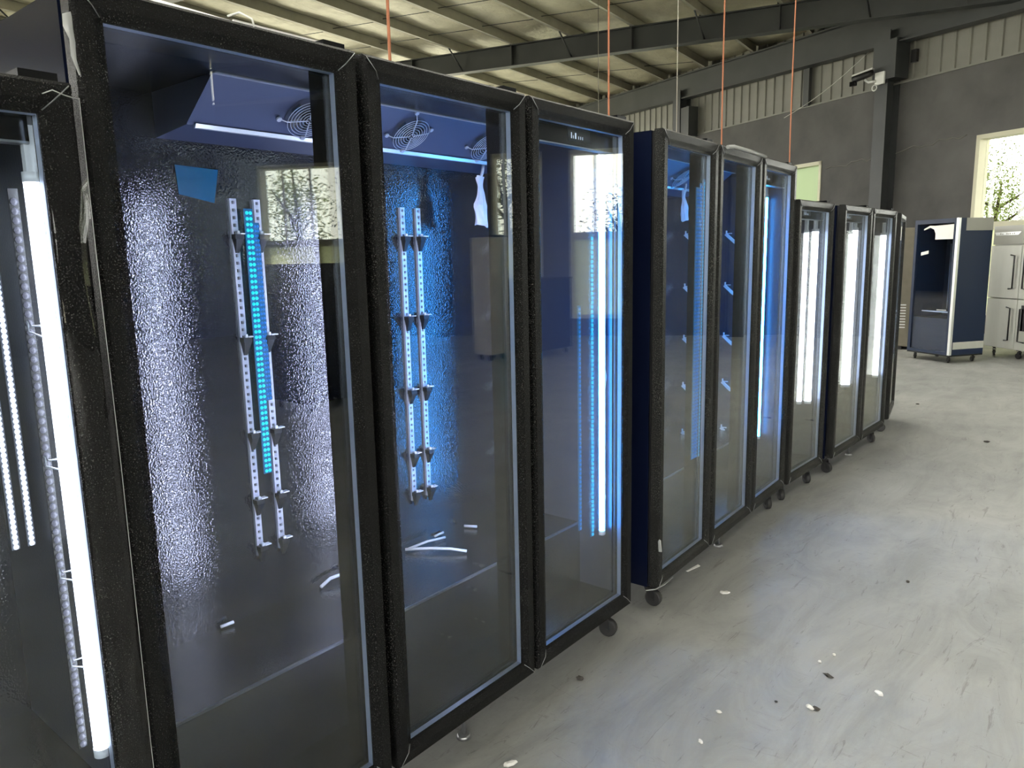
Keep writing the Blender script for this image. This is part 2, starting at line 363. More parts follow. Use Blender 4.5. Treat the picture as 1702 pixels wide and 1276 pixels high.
# sag rods between purlins (thin lines across the foil)
for vv in (13.2, 14.8, 18.3, 20.3):
    for u0 in US[9:20]:
        if vwall(u0) < vv: continue
        mb = MB(); mb.tube([B(u0, vv, roof(u0)+.10), B(u0+1.6, vv, roof(u0+1.6)+.14)], .008, 5); mb.build('sag_rod', 'dark_steel', ceiling)
def rafter(v0, ua, ub, dep=.5):
    mb = MB()
    def seg(z0, z1, w):
        mb.hexa([B(ua,v0-w/2,roof(ua)+z0), B(ub,v0-w/2,roof(ub)+z0), B(ub,v0+w/2,roof(ub)+z0), B(ua,v0+w/2,roof(ua)+z0), B(ua,v0-w/2,roof(ua)+z1), B(ub,v0-w/2,roof(ub)+z1), B(ub,v0+w/2,roof(ub)+z1), B(ua,v0+w/2,roof(ua)+z1)])
    seg(-.02, 0, .22); seg(-dep, -dep+.02, .24); seg(-dep+.02, -.02, .012)
    o = mb.build('rafter', 'dark_steel', ceiling)
    for k, u0 in enumerate(US):
        if not ua < u0 < ub: continue
        mb = MB(); mb.hexa([B(u0+.01,v0-.06,roof(u0)), B(u0+.07,v0-.06,roof(u0)), B(u0+.07,v0+.06,roof(u0)), B(u0+.01,v0+.06,roof(u0)), B(u0+.01,v0-.06,roof(u0)+.19), B(u0+.035,v0-.06,roof(u0)+.19), B(u0+.035,v0+.06,roof(u0)+.19), B(u0+.01,v0+.06,roof(u0)+.19)])
        mb.build('purlin_cleat', 'dark_steel', o)
        if k % 2 == 0:
            mb = MB(); mb.tube([B(u0, v0-.55, roof(u0)+.03), B(u0-.05, v0-.02, roof(u0)-dep+.03)], .02, 6); mb.build('knee_brace', 'dark_steel', o)
        if k % 2 == 1:
            mb = MB(); mb.hexa([B(u0-.01,v0-.11,roof(u0)-dep+.02), B(u0+.01,v0-.11,roof(u0)-dep+.02), B(u0+.01,v0-.006,roof(u0)-dep+.02), B(u0-.01,v0-.006,roof(u0)-dep+.02), B(u0-.01,v0-.11,roof(u0)-.02), B(u0+.01,v0-.11,roof(u0)-.02), B(u0+.01,v0-.006,roof(u0)-.02), B(u0-.01,v0-.006,roof(u0)-.02)])
            mb.build('web_stiffener', 'dark_steel', o)
    return o
rafter(16.1, -1.2, 22); rafter(8.6, -12.0, 22); rafter(1.1, -14.0, 22); rafter(-6.4, -14.0, 22)
# rafter lying along the far wall
mb = MB()
def wseg(z0, z1, d0, d1, sa=-24.3, sb=15.8):
    mb.hexa([Wp(sa,d0,roof_at(sa)+z0), Wp(sb,d0,roof_at(sb)+z0), Wp(sb,d1,roof_at(sb)+z0), Wp(sa,d1,roof_at(sa)+z0), Wp(sa,d0,roof_at(sa)+z1), Wp(sb,d0,roof_at(sb)+z1), Wp(sb,d1,roof_at(sb)+z1), Wp(sa,d1,roof_at(sa)+z1)])
wseg(-.03, -.0, -.34, -.08); wseg(-.66, -.63, -.34, -.08); wseg(-.63, -.03, -.22, -.20)
mb.build('rafter', 'dark_steel', ceiling)

# ------------------------------------------------------------------ display refrigerators
FRAME_PROF = [(0,-.042), (0,-.008), (.007,0), (.036,0), (.052,-.010), (.058,-.012), (.058,-.042)]
_cache = {}
def caster(parent, x, y, h=.125, ang=0.0, r=.034):
    key = ('caster', round(h,3), round(r,3))
    if key not in _cache:
        fk = MB(); fk.box(-.035,.035,-.03,.03,h-.008,h); fk.tube([(0,0,h-.008),(0,0,h-.03)], .018, 10)
        for sy in (-1,1): fk.hexa([(-.032,sy*.019-.002,r-.008),(-.008,sy*.019-.002,r-.008),(-.008,sy*.019+.002,r-.008),(-.032,sy*.019+.002,r-.008),(-.022,sy*.019-.002,h-.028),(.02,sy*.019-.002,h-.028),(.02,sy*.019+.002,h-.028),(-.022,sy*.019+.002,h-.028)])
        fk.box(-.022,.02,-.021,.021,h-.032,h-.026)
        wh = MB(); wh.tube([(-.02,-.015,r),(-.02,-.011,r),(-.02,.011,r),(-.02,.015,r)], r, 18, rf=[r*.86,r,r,r*.86]); wh.tube([(-.02,-.024,r),(-.02,.024,r)], .006, 8)
        _cache[key] = (fk.mesh('caster', 'black_plastic'), wh.mesh('wheel', 'rubber'))
    a, b_ = _cache[key]; o = link('caster', a, parent); o.location = (x,y,0); o.rotation_euler = (0,0,ang); w = link('wheel', b_, o); return o
def door(parent, y0, y1, z0, z1, fm='film_black_frame'):
    mb = MB(); mb.frame_ring(y0, y1, z0, z1, FRAME_PROF)
    d = mb.build('door', fm, parent)
    for nm, xa, xb in (('outer_pane', -.018, -.014), ('inner_pane', -.041, -.037)):
        mb = MB(); mb.box(xa, xb, y0+.056, y1-.056, z0+.056, z1-.056); mb.build(nm, 'door_glass', d)
    mb = MB(); mb.frame_ring(y0+.050, y1-.050, z0+.050, z1-.050, [(0,-.036),(0,-.019),(.0088,-.019),(.0088,-.036)]); mb.build('glass_spacer', 'spacer', d)
    for cy, cz, sy, sz in ((y0,z0,1,1),(y1,z0,-1,1),(y1,z1,-1,-1),(y0,z1,1,-1)):
        mb = MB(); mb.tube([(.0012,cy+sy*.007,cz+sz*.007),(.0012,cy+sy*.036,cz+sz*.036),(-.0095,cy+sy*.052,cz+sz*.052)], .0011, 4); mb.build('mitre_seam', 'grey_metal', d)
    mb = MB(); mb.frame_ring(y0+.006, y1-.006, z0+.006, z1-.006, [(0,-.054),(0,-.042),(.03,-.042),(.03,-.054)]); mb.build('gasket', 'black_plastic', d)
    return d
def tube_light(parent, x, y, z0, z1, m='led_white', r=.013, facing=1.0):
    mb = MB(); mb.box(x-.004, x+.012, y+r, y+r+.006, z0-.02, z1+.02); mb.box(x-.004, x+.012, y-.010, y+r+.006, z1+.018, z1+.10); o = mb.build('led_fixture', 'white_plastic', parent)
    mb = MB(); mb.tube([(x+.006, y, z0), (x+.006, y, z1)], r, 14); mb.build('led_diffuser', m, o)
    mb = MB(); mb.tube([(x+.006, y, z0-.018), (x+.006, y, z0)], r*1.08, 14); mb.build('led_end_cap', 'white_plastic', o); mb = MB(); mb.tube([(x+.006, y, z1), (x+.006, y, z1+.018)], r*1.08, 14); mb.build('led_end_cap', 'white_plastic', o)
    return o
def back_light(parent, y, z0, z1, m, x=-.130, r=.0085):   # slim tube on the inner face of a mullion
    mb = MB(); mb.tube([(x, y, z0), (x, y, z1)], r, 12); o = mb.build('led_tube', m, parent)
    for a, b_ in ((z0-.016, z0), (z1, z1+.016)): mb = MB(); mb.tube([(x, y, a), (x, y, b_)], r*1.1, 12); mb.build('led_end_cap', 'white_plastic', o)
    return o
def reflected_strip(parent, x, y, z0, z1, m, back='reflected_back_blue', cols=1, w=.012, pitch=.017, r=.0058):  # glowing beads added where LED reflections show in the door glass
    mb = MB(); mb.box(x-.004, x, y-w*cols/2-.002, y+w*cols/2+.002, z0, z1); o = mb.build('led_reflection', back, parent)
    mb = MB(); n = int((z1-z0)/pitch)
    for c in range(cols):
        for k in range(n): mb.sphere((x, y+(c-(cols-1)/2)*w, z0+pitch*(k+.5)), r, 6, 4)
    b_ = mb.build('reflected_beads', m, o); b_['kind'] = 'stuff'
    return o
def standard(parent, x, y, z0, z1, clip_z):
    key = ('std', round(z1-z0,3))
    if key not in _cache:
        mb = MB(); h = z1-z0; mb.box(0,.010,-.011,-.0045,0,h); mb.box(0,.010,.0045,.011,0,h)
        n = int(h/.0224)
        for k in range(n+1):
            zz = k*h/n; mb.box(.002,.010,-.0045,.0045,max(0,zz-.0065),min(h,zz+.0065))
        _cache[key] = mb.mesh('shelf_standard', 'galv_strip')
    o = link('shelf_standard', _cache[key], parent); o.location = (x,y,z0)
    if 'clip' not in _cache:
        mb = MB(); mb.box(.010,.034,-.014,.014,-.004,.010); mb.hexa([(.010,-.005,-.045),(.016,-.005,-.045),(.016,.005,-.045),(.010,.005,-.045),(.010,-.012,-.004),(.034,-.012,-.004),(.034,.012,-.004),(.010,.012,-.004)])
        kb = MB(); kb.tube([(.026,0,.010),(.026,0,.020)], .0045, 8); kb.box(.014,.034,.004,.026,.010,.013)
        _cache['clip'] = (mb.mesh('shelf_clip', 'black_plastic'), kb.mesh('clip_knob', 'white_plastic'))
    for cz in clip_z:
        c_ = link('shelf_clip', _cache['clip'][0], o); c_.location = (0,0,cz-z0)
        k_ = link('clip_knob', _cache['clip'][1], o); k_.location = (0,0,cz-z0)
    return o
def wall_clip(parent, x, y, z, ang=0):
    if 'wclip' not in _cache:
        mb = MB(); mb.hexa([(.058,-.007,-.060),(.072,-.007,-.050),(.072,.007,-.050),(.058,.007,-.060),(-.004,-.007,-.006),(.008,-.007,.004),(.008,.007,.004),(-.004,.007,-.006)]); mb.tube([(.006,0,-.002),(.006,0,.020)], .005, 8); mb.box(.004,.040,-.005,.005,.000,.005)
        _cache['wclip'] = mb.mesh('side_clip', 'white_plastic')
    o = link('side_clip', _cache['wclip'], parent); o.location = (x,y,z); o.rotation_euler = (0,0,ang); return o
def evaporator(parent, y0, y1, zc, fans, zin):
    # slanted fan face looking down and forward
    mb = MB(); mb.prism_y([(-.60,zc-.07),(-.43,zc-.055),(-.425,zc-.05),(-.285,zc+.052),(-.285,zin),(-.60,zin)], y0, y1)
    o = mb.build('evaporator', 'evaporator_grey', parent)
    mb = MB(); mb.prism_y([(-.288,zc+.046),(-.272,zc+.046),(-.272,zc+.058),(-.288,zc+.058)], y0, y1); mb.build('evaporator_lip', 'silver_edge', o)
    mb = MB(); mb.prism_y([(-.437,zc-.062),(-.424,zc-.062),(-.418,zc-.052),(-.431,zc-.052)], y0+.02, y1); mb.build('drip_edge', 'silver_edge', o)
    t = Vector((math.sin(math.radians(53)), 0, math.cos(math.radians(53)))); n = Vector((math.cos(math.radians(53)), 0, -math.sin(math.radians(53)))); yv = Vector((0,1,0))
    for fy in fans:
        c0 = Vector((-.355, fy, zc)) + n*.004
        mb = MB(); pts = [c0 + .064*(math.cos(a)*yv + math.sin(a)*t) for a in [2*math.pi*k/28 for k in range(28)]]
        mb.quadface([p - n*.002 for p in pts]); mb.build('fan_opening', 'fan_dark', o)
        mb = MB()
        for k in range(5):
            a0 = 2*math.pi*k/5; P_ = lambda rr, a, h: c0 + n*h + rr*(math.cos(a)*yv + math.sin(a)*t)
            mb.quadface([P_(.015,a0,.001), P_(.055,a0-.1,.0), P_(.058,a0+.5,.004), P_(.015,a0+.7,.005)])
        mb.tube([c0, c0+n*.008], .016, 12); mb.build('fan_blades', 'black_paint', o)
        mb = MB(); cg = c0 + n*.016
        for k in range(7): mb.ring(cg + n*.004*(1-k/7), yv, t, .011+.009*k, .0011, 32, 4)
        for a in (.30, .30+math.pi/2, .30+math.pi, .30-math.pi/2):
            d = math.cos(a)*yv + math.sin(a)*t; mb.tube([cg + n*.004 + d*.004, cg + d*.066, c0 + d*.078 + n*.006, c0 + d*.086 + n*.002], .0017, 5); mb.tube([c0+d*.084, c0+d*.084+n*.006], .0075, 8)
        mb.build('fan_guard', 'chrome_wire', o)
    return o
def fridge(name, label, ox, oy, rz, W_, nd, ztop, gap=.022, depth=.68, zb=.13, cast=True, t=.045, fm='film_black_frame'):
    root = empty(name, (ox, oy, 0), rz); tag(root, label, 'refrigerator', 'glass door refrigerators in the row')
    zt = ztop - .004; xf = -.056
    mb = MB(); mb.box(-depth, xf, 0, t, zb-.008, zt); mb.build('side_panel', 'navy_paint', root)
    mb = MB(); mb.box(-depth, xf, W_-t, W_, zb-.008, zt); mb.build('side_panel', 'navy_paint', root)
    mb = MB(); mb.box(-depth, -.615, t, W_-t, zb-.008, zt); mb.build('back_panel', 'navy_paint', root)
    mb = MB(); mb.box(-.615, xf, t, W_-t, zt-.035, zt); mb.build('top_panel', 'black_paint', root)
    mb = MB(); mb.box(-.615, xf, t, W_-t, zb-.008, zb+.06); mb.build('base_panel', 'black_paint', root)
    zi0, zi1 = zb+.06, zt-.035
    mb = MB(); mb.box(-.615, -.600, t, W_-t, zi0, zi1); mb.build('back_liner', 'hammered_black', root)
    mb = MB(); mb.box(-.600, xf-.01, t, t+.008, zi0, zi1); mb.build('side_liner', 'smooth_dark_liner', root)
    mb = MB(); mb.box(-.600, xf-.01, W_-t-.008, W_-t, zi0, zi1); mb.build('side_liner', 'smooth_dark_liner', root)
    mb = MB(); mb.box(-.600, -.225, t+.008, W_-t-.008, zi0, .46); mb.build('deck', 'hammered_black', root)
    mb = MB(); mb.box(-.230, -.222, t+.008, W_-t-.008, .455, .4625); mb.build('deck_edge', 'edge_dark', root)
    dw = (W_ - gap*(nd-1))/nd
    for k in range(nd):
        door(root, k*(dw+gap), k*(dw+gap)+dw, zb, ztop, fm)
        mb = MB(); ye = k*(dw+gap)+dw; mb.box(-.14, -.03, ye-.075, ye-.012, zt+.004, zt+.022); mb.build('top_hinge', 'black_paint', root)
        mb = MB(); mb.box(-.12, -.03, ye-.075, ye-.012, zb-.022, zb-.008); mb.build('bottom_hinge', 'black_paint', root)
    for k in range(1, nd):
        mb = MB(); yc = k*(dw+gap)-gap/2; mb.box(-.120, xf, yc-.067, yc+.067, zi0, zi1); mb.build('mullion', 'black_gloss', root)
    if cast:
        for y in (.085, W_-.085):
            caster(root, -.085, y, zb-.008, random.uniform(-.9,.9) + math.pi, .038); caster(root, -.60, y, zb-.008, random.uniform(-1.2,1.2), .038)
        if nd > 1:
            mb = MB(); mb.tube([(-.09,W_*.52,0),(-.09,W_*.52,.012)], .026, 16, rf=[.026,.020]); mb.tube([(-.09,W_*.52,.012),(-.09,W_*.52,zb-.008)], .007, 8); mb.build('levelling_foot', 'grey_metal', root)
    root['dw'] = dw
    return root, dw, zi0, zi1
def control(parent, y0, y1, z0, z1, ylamp):
    mb = MB(); mb.box(-.085, -.058, y0, y1, z0, z1); o = mb.build('control_panel', 'black_gloss', parent)
    mb = MB(); mb.box(-.058, -.0565, ylamp-.05, ylamp+.09, z0+.015, z1-.012); mb.build('controller', 'black_plastic', o)
    mb = MB()
    for q, (a, b_) in enumerate(((0,.004),(.012,.003),(.024,.007),(.045,.003),(.058,.003),(.070,.003))):
        mb.box(-.0565, -.0558, ylamp-.03+a, ylamp-.03+a+b_, z0+.024, z0+.030+(.014 if q in (0,2) else .004))
    mb.build('controller_display', 'display_lit', o)
    mb = MB(); mb.box(-.090, -.058, y0, y1, z0-.004, z0); mb.build('panel_edge', 'grey_metal', o)
    return o

# A: tall three door cabinet
A, dwA, a0, a1 = fridge('display_refrigerator', 'tall three-door glass refrigerator nearest the camera, with chrome fan guards and glittering hammered back wall', 0, .611, 0, 1.981, 3, 2.08)
oA = .611
evaporator(A, 1.04-oA, 2.40-oA, 1.992, [1.36-oA, 1.755-oA, 2.13-oA], a1)
for y in (1.25, 1.33): standard(A, -.600, y-oA, .65, 1.77, [1.655, 1.345, 1.045, .83, .675])
for y in (1.93, 2.01): standard(A, -.600, y-oA, .65, 1.77, [1.655, 1.36, 1.08, .83, .675])
reflected_strip(A, -.565, 1.283-oA, .92, 1.74, 'reflected_led_teal', cols=2)
reflected_strip(A, -.575, 1.312-oA, 1.15, 1.70, 'reflected_led_blue', cols=2, w=.009, pitch=.014, r=.0042)
back_light(A, 1.224-oA, .46, 1.80, 'led_violet'); back_light(A, 1.895-oA, .46, 1.80, 'led_violet')
tube_light(A, -.10, 2.508-oA, .46, 1.91, 'led_ice', r=.012)
reflected_strip(A, -.060, 2.385-oA, .48, 1.66, 'reflected_led_cyan', cols=1, w=.018, r=.007)
reflected_strip(A, -.060, 2.30-oA, .53, 1.40, 'reflected_led_blue', cols=1, w=.014)
for z in (1.66, 1.37, 1.06, .76): wall_clip(A, -.59, 2.475-oA, z)
control(A, 1.965-oA, 2.53-oA, 1.965, a1, 2.28-oA)
# B: second tall three door cabinet
Bc, dwB, b0, b1 = fridge('display_refrigerator', 'second tall three-door glass refrigerator, with blue lit fans and rows of white shelf clips', .02, 2.79, .039, 1.78, 3, 2.078, fm='film_grey_frame')
evaporator(Bc, .40, 1.52, 1.992, [.62, .95, 1.28], b1)
for z in (1.70, 1.385, 1.07, .775, .475):
    wall_clip(Bc, -.56, 1.47, z); wall_clip(Bc, -.40, 1.715, z)
back_light(Bc, .605, .50, 1.88, 'led_ice'); back_light(Bc, 1.215, .50, 1.88, 'led_ice'); tube_light(Bc, -.15, 1.675, .46, 1.90, 'led_ice', r=.013)
reflected_strip(Bc, -.10, 1.40, .52, 1.88, 'reflected_led_cyan', cols=1, w=.02, r=.008, pitch=.02)
reflected_strip(Bc, -.051, .540, .60, 1.92, 'reflected_led_cyan', cols=1, w=.016, r=.007)
reflected_strip(Bc, -.056, .512, .60, 1.90, 'reflected_led_blue', cols=1, w=.016, r=.007); reflected_strip(Bc, -.056, .492, .60, 1.88, 'reflected_led_blue', cols=1, w=.016, r=.007); reflected_strip(Bc, -.056, .470, .60, 1.88, 'reflected_led_blue', cols=1, w=.016, r=.006)
control(Bc, 1.22, 1.735, 1.955, b1, 1.42)
# D: lower single door cabinet
D, dwD, d0, d1 = fridge('display_refrigerator', 'low single-door glass refrigerator with white tube and two reflection strips, between taller blue-lit and two-door cabinets', -.04, 4.61, -.03, .63, 1, 1.89, fm='film_grey_frame')
tube_light(D, -.09, .525, .58, 1.71, 'led_white', r=.021); tube_light(D, -.095, .375, .60, 1.70, 'led_white', r=.015); reflected_strip(D, -.075, .20, .64, 1.68, 'reflected_led_white', 'white_plastic', cols=2)  # middle tube and bead strip are added glow imitating glass reflections
control(D, .05, .58, 1.785, d1, .26)
# E: lower two door cabinet
Ec, dwE, e0, e1 = fridge('display_refrigerator', 'low two-door glass refrigerator with white tubes, third cabinet from the camera after the tall pair', .0, 5.40, -.031, 1.29, 2, 1.89, fm='film_grey_frame')
Ec['label'] = 'low two-door glass refrigerator with bright white tubes, farthest cabinet with two doors'
tube_light(Ec, -.10, .545, .58, 1.73, 'led_white', r=.021); tube_light(Ec, -.085, .40, .60, 1.70, 'led_white', r=.013); tube_light(Ec, -.075, 1.195, .57, 1.70, 'led_white', r=.021); reflected_strip(Ec, -.075, .34, .62, 1.68, 'reflected_led_white', 'white_plastic', cols=1)
control(Ec, .05, .60, 1.785, e1, .25)
# F: last cabinet, turned slightly away
F, dwF, f0, f1 = fridge('display_refrigerator', 'last glass refrigerator at the far end of the row, turned away and seen almost edge-on', .01, 6.98, .156, .71, 1, 1.885, fm='film_grey_frame')
tube_light(F, -.09, .60, .58, 1.70, 'led_white')
# Z: low two door cabinet cut off by the left edge of the picture
Zc, dwZ, z0_, z1_ = fridge('display_refrigerator', 'low glass refrigerator at the left picture edge with a bright white tube behind wrapped frame', .012, -.745, 0, 1.34, 2, 1.90, t=.02)
oZ = -.745
tube_light(Zc, -.080, .538-oZ, .60, 1.73, 'led_white', r=.0155); tube_light(Zc, -.072, .559-oZ, .62, 1.735, 'led_white', r=.005)
reflected_strip(Zc, -.35, .512-oZ, .97, 1.66, 'reflected_led_white', 'edge_dark', cols=1, r=.0065, pitch=.0115); reflected_strip(Zc, -.35, .543-oZ, .97, 1.66, 'reflected_led_white', 'edge_dark', cols=1, r=.0065, pitch=.0115); reflected_strip(Zc, -.10, .512-oZ, .60, 1.72, 'reflected_led_dim', 'black_plastic', cols=1, r=.007)
for z in (1.46, 1.205, .98, .795):
    mb = MB(); mb.tube([(-.07,.545-oZ,z+.01),(-.07,.505-oZ,z+.012),(-.07,.500-oZ,z+.022),(-.07,.500-oZ,z+.002),(-.07,.545-oZ,z-.022)], .0018, 5); mb.build('wire_hook', 'chrome_wire', Zc)
control(Zc, .05+dwZ+.03, 1.28, 1.80, z1_, 1.0)

# ------------------------------------------------------------------ things by the far wall
def oriented(name, label, cat, corner, ang):  # local +Y runs along the front to the right, local +X out of the front
    o = empty(name, corner, ang); return tag(o, label, cat)
# navy upright cabinet: front-right bottom corner
NA = math.atan2(-.56, .83)   # front direction (to the right)
nv_ = oriented('upright_cabinet', 'dark navy upright cabinet on casters with bright edge strip before the far wall', 'refrigerator', (-.31, 11.84, 0), NA)
# local x = along front to the right, local y = towards the back
w_, d_ = .74, .60; zt = 2.0
mb = MB(); mb.box(-w_, -w_+.05, .03, d_, .12, zt); mb.build('side_panel', 'navy_cabinet', nv_)
mb = MB(); mb.box(-.05, 0, .03, d_, .12, zt); mb.build('side_panel', 'navy_cabinet', nv_)
mb = MB(); mb.box(-w_+.05, -.05, d_-.05, d_, .12, zt); mb.build('back_panel', 'navy_cabinet', nv_)
mb = MB(); mb.box(-w_+.05, -.05, .03, d_-.05, zt-.05, zt); mb.build('top_panel', 'navy_cabinet', nv_)
mb = MB(); mb.box(-w_+.05, -.05, .03, d_-.05, .12, .62); mb.build('lower_panel', 'navy_cabinet', nv_)
mb = MB(); mb.box(-w_, 0, .0, d_, .10, .12); mb.build('base_frame', 'black_paint', nv_)
mb = MB(); mb.box(-w_, -w_+.045, 0, .03, .12, zt); mb.box(-.075, -.035, 0, .03, .12, zt); mb.box(-w_+.045, -.075, 0, .03, .12, .16); mb.box(-w_+.045, -.075, 0, .03, zt-.06, zt); nd = mb.build('door_frame', 'navy_cabinet', nv_)
mb = MB(); mb.box(-w_+.045, -.075, .012, .018, .16, zt-.06); mb.build('glass_pane', 'door_glass', nd)
mb = MB(); mb.box(-.035, .004, -.004, .034, .12, zt); mb.build('edge_strip', 'silver_edge', nv_)
for x in (-.60, -.34): 
    mb = MB(); mb.box(x-.006, x+.006, d_-.062, d_-.05, .72, 1.66); mb.build('shelf_standard', 'spacer', nv_)
mb = MB(); mb.box(-.62, -.16, .10, .112, .70, .715); mb.build('shelf_edge', 'spacer', nv_)
mb = MB(); mb.box(-.26, -.10, -.006, .0, .735, .75); mb.build('handle_plate', 'grey_metal', nv_)
mb = MB(); mb.hexa([(-.60,-.003,1.50),(-.47,-.003,1.525),(-.47,-.001,1.525),(-.60,-.001,1.50),(-.60,-.003,1.545),(-.47,-.003,1.57),(-.47,-.001,1.57),(-.60,-.001,1.545)]); mb.build('label_sticker', 'paper_white', nv_)
mb = MB(); mb.box(.001, .004, .13, d_, zt-.17, zt); mb.build('top_band', 'stainless_dark', nv_)
mb = MB(); mb.box(.001, .004, .05, d_, .20, .30); mb.build('lower_band', 'stainless', nv_)
for x, y in ((-w_+.08,.08),(-.08,.08),(-.08,d_-.08),(-w_+.08,d_-.08)): caster(nv_, x, y, .10, random.uniform(-1,1), .034)
# torn white paper over the navy cabinet's top opening
pp = MB(); ang = NA
def nvp(x, y, z): c_, s2_ = math.cos(ang), math.sin(ang); return (-.31 + c_*x - s2_*y, 11.84 + s2_*x + c_*y, z)
out = [(-.07,1.72),(-.36,1.72),(-.36,1.80),(-.39,1.86),(-.46,1.885),(-.56,1.855),(-.565,1.87),(-.47,1.915),(-.37,1.91),(-.07,1.92)]
i0 = len(pp.v); n_ = len(out)
pp.v += [nvp(x, -.012-.004*math.sin(x*30), z) for x, z in out] + [nvp(x, -.0095-.004*math.sin(x*30), z) for x, z in out]
pp.f += [tuple(range(n_)), tuple(n_+k for k in reversed(range(n_)))]; pp.sm += [False]*2
for k in range(n_): pp.f.append((k, n_+k, n_+(k+1)%n_, (k+1)%n_)); pp.sm.append(False)
tag(pp.build('torn_paper', 'paper_white'), 'torn white paper stuck across the top of the navy upright cabinet', 'paper')

# stainless four door refrigerator, cut by the right picture edge
SA = math.atan2(-.72, .69)
st = oriented('steel_refrigerator', 'stainless steel four-door refrigerator with black handles at the right picture edge', 'refrigerator', (-.06, 13.25, 0), SA)
w_, d_, zt = 1.22, .68, 1.90
mb = MB(); mb.box(0, w_, .03, d_, .13, zt); mb.build('body', 'stainless', st)
mb = MB(); mb.box(0, w_, .0, .03, 1.635, zt); fa = mb.build('fascia', 'stainless_dark', st)
mb = MB(); mb.hexa([(.05,-.004,1.765),(.48,-.004,1.765),(.48,0,1.765),(.05,0,1.765),(.02,-.004,1.81),(.54,-.004,1.81),(.54,0,1.81),(.02,0,1.81)]); mb.build('name_plate', 'silver_edge', fa)
mb = MB()
for q, x in enumerate((.13,.17,.25,.28,.315,.36,.40)): mb.box(x, x+.022, -.0055, -.004, 1.776, 1.798 - (.006 if q % 2 else 0))
mb.build('plate_lettering', 'stainless_dark', fa)
mb = MB(); mb.box(.60, .74, -.006, 0, 1.69, 1.75); mb.build('display_window', 'black_gloss', fa)
mb = MB(); mb.box(.645, .68, -.008, -.006, 1.705, 1.735); mb.build('display_digits', 'display_lit', fa)
for kx, (xa, xb) in enumerate(((.004,.605),(.615,1.216))):
    for z0, z1 in ((.14,.855),(.865,1.62)):
        mb = MB(); mb.box(xa, xb, -.028, .028, z0, z1); dd = mb.build('door', 'stainless', st, bevel=.006)
        hx = xb-.09 if kx == 0 else xa+.09; hx2 = hx-.10 if kx == 0 else hx+.10; zc = (z0+z1)/2; hh = .24
        mb = MB(); mb.tube([(hx2,-.032,zc+hh),(hx,-.055,zc+hh-.01),(hx,-.055,zc-hh+.01),(hx2,-.032,zc-hh)], .011, 8); mb.build('handle', 'black_plastic', dd)
mb = MB(); mb.box(.70, .82, -.032, -.028, .42, .78); mb.build('dark_badge', 'black_gloss', st)
for x, y in ((.10,.08),(w_/2,.08),(w_-.10,.08),(.10,d_-.08),(w_-.10,d_-.08)): caster(st, x, y, .13, random.uniform(-1,1), .042)

# cartons
def carton(label, cx, cy, rz, w, d, h, m, strips=True):
    o = empty('carton', (cx,cy,0), rz); tag(o, label, 'carton')
    mb = MB(); mb.box(-w/2, w/2, -d/2, d/2, .05, h); mb.build('carton_body', m, o, bevel=.008)
    mb = MB()
    for x in (-w/2+.06, 0, w/2-.06): mb.box(x-.05, x+.05, -d/2, d/2, 0, .05)
    mb.build('pallet_feet', 'black_plastic', o)
    if strips:
        for k in range(9):
            mb = MB(); z = .35 + k*.045; mb.box(-w*.12, w*.12, -d/2-.003, -d/2, z, z+.018); mb.build('printed_line', 'paper_white', o)
    for x in (-w/2, w/2-.06):
        mb = MB(); mb.box(x, x+.06, -d/2-.006, d/2+.006, .05, h+.006); mb.build('edge_protector', 'wrap_beige', o)
    return o
carton('tall grey-brown carton standing behind the end of the glass refrigerator row', -1.30, 13.55, .15, .66, .60, 1.93, 'cardboard_grey')
o = empty('edge_board', (-.14, 13.42, 0), SA); tag(o, 'narrow brown cardboard board with pale foam strip leaning beside the steel refrigerator', 'cardboard')
mb = MB(); mb.box(-.10, -.02, .0, .03, 1.28, 1.97); mb.build('cardboard_strip', 'cardboard', o)
mb = MB(); mb.box(-.10, -.02, .0, .03, .80, 1.28); mb.build('foam_strip', 'pink_foam', o)
mb = MB(); mb.box(-.10, -.02, .0, .03, .14, .80); mb.build('cardboard_strip', 'cardboard', o)
mb = MB(); mb.box(-.10, -.02, -.02, .05, 0, .14); mb.build('foot_block', 'paper_white', o)

# cabinets across the aisle, seen reflected in the doors
def crate_cab(label, x, y, w, d, h, m, rz=0):
    o = empty('wrapped_cabinet', (x,y,0), rz); tag(o, label, 'cabinet')
    mb = MB(); mb.box(0, d, 0, w, .10, h); mb.build('cabinet_body', m, o, bevel=.012)
    mb = MB(); mb.box(-.006, 0, .05, w-.05, .2, h-.08); mb.build('front_panel', m, o)
    mb = MB(); mb.box(-.004, d+.004, -.004, w+.004, h-.02, h+.01); mb.build('top_cap', 'black_paint', o)
    for a in (.08, d-.08):
        for b_ in (.08, w-.08): caster(o, a, b_, .10, .4)
crate_cab('low dark cabinet across the aisle, reflected in the first glass door', 5.0, 4.6, 1.3, .7, 1.56, 'black_paint')
crate_cab('cabinet wrapped in beige film across the aisle, reflected in the second glass door', 6.0, 8.72, .45, .36, 1.93, 'wrap_beige')
crate_cab('dark cabinet across the aisle beside the beige wrapped one, reflected in the glass', 5.6, 9.35, 1.0, .6, 1.25, 'navy_paint')

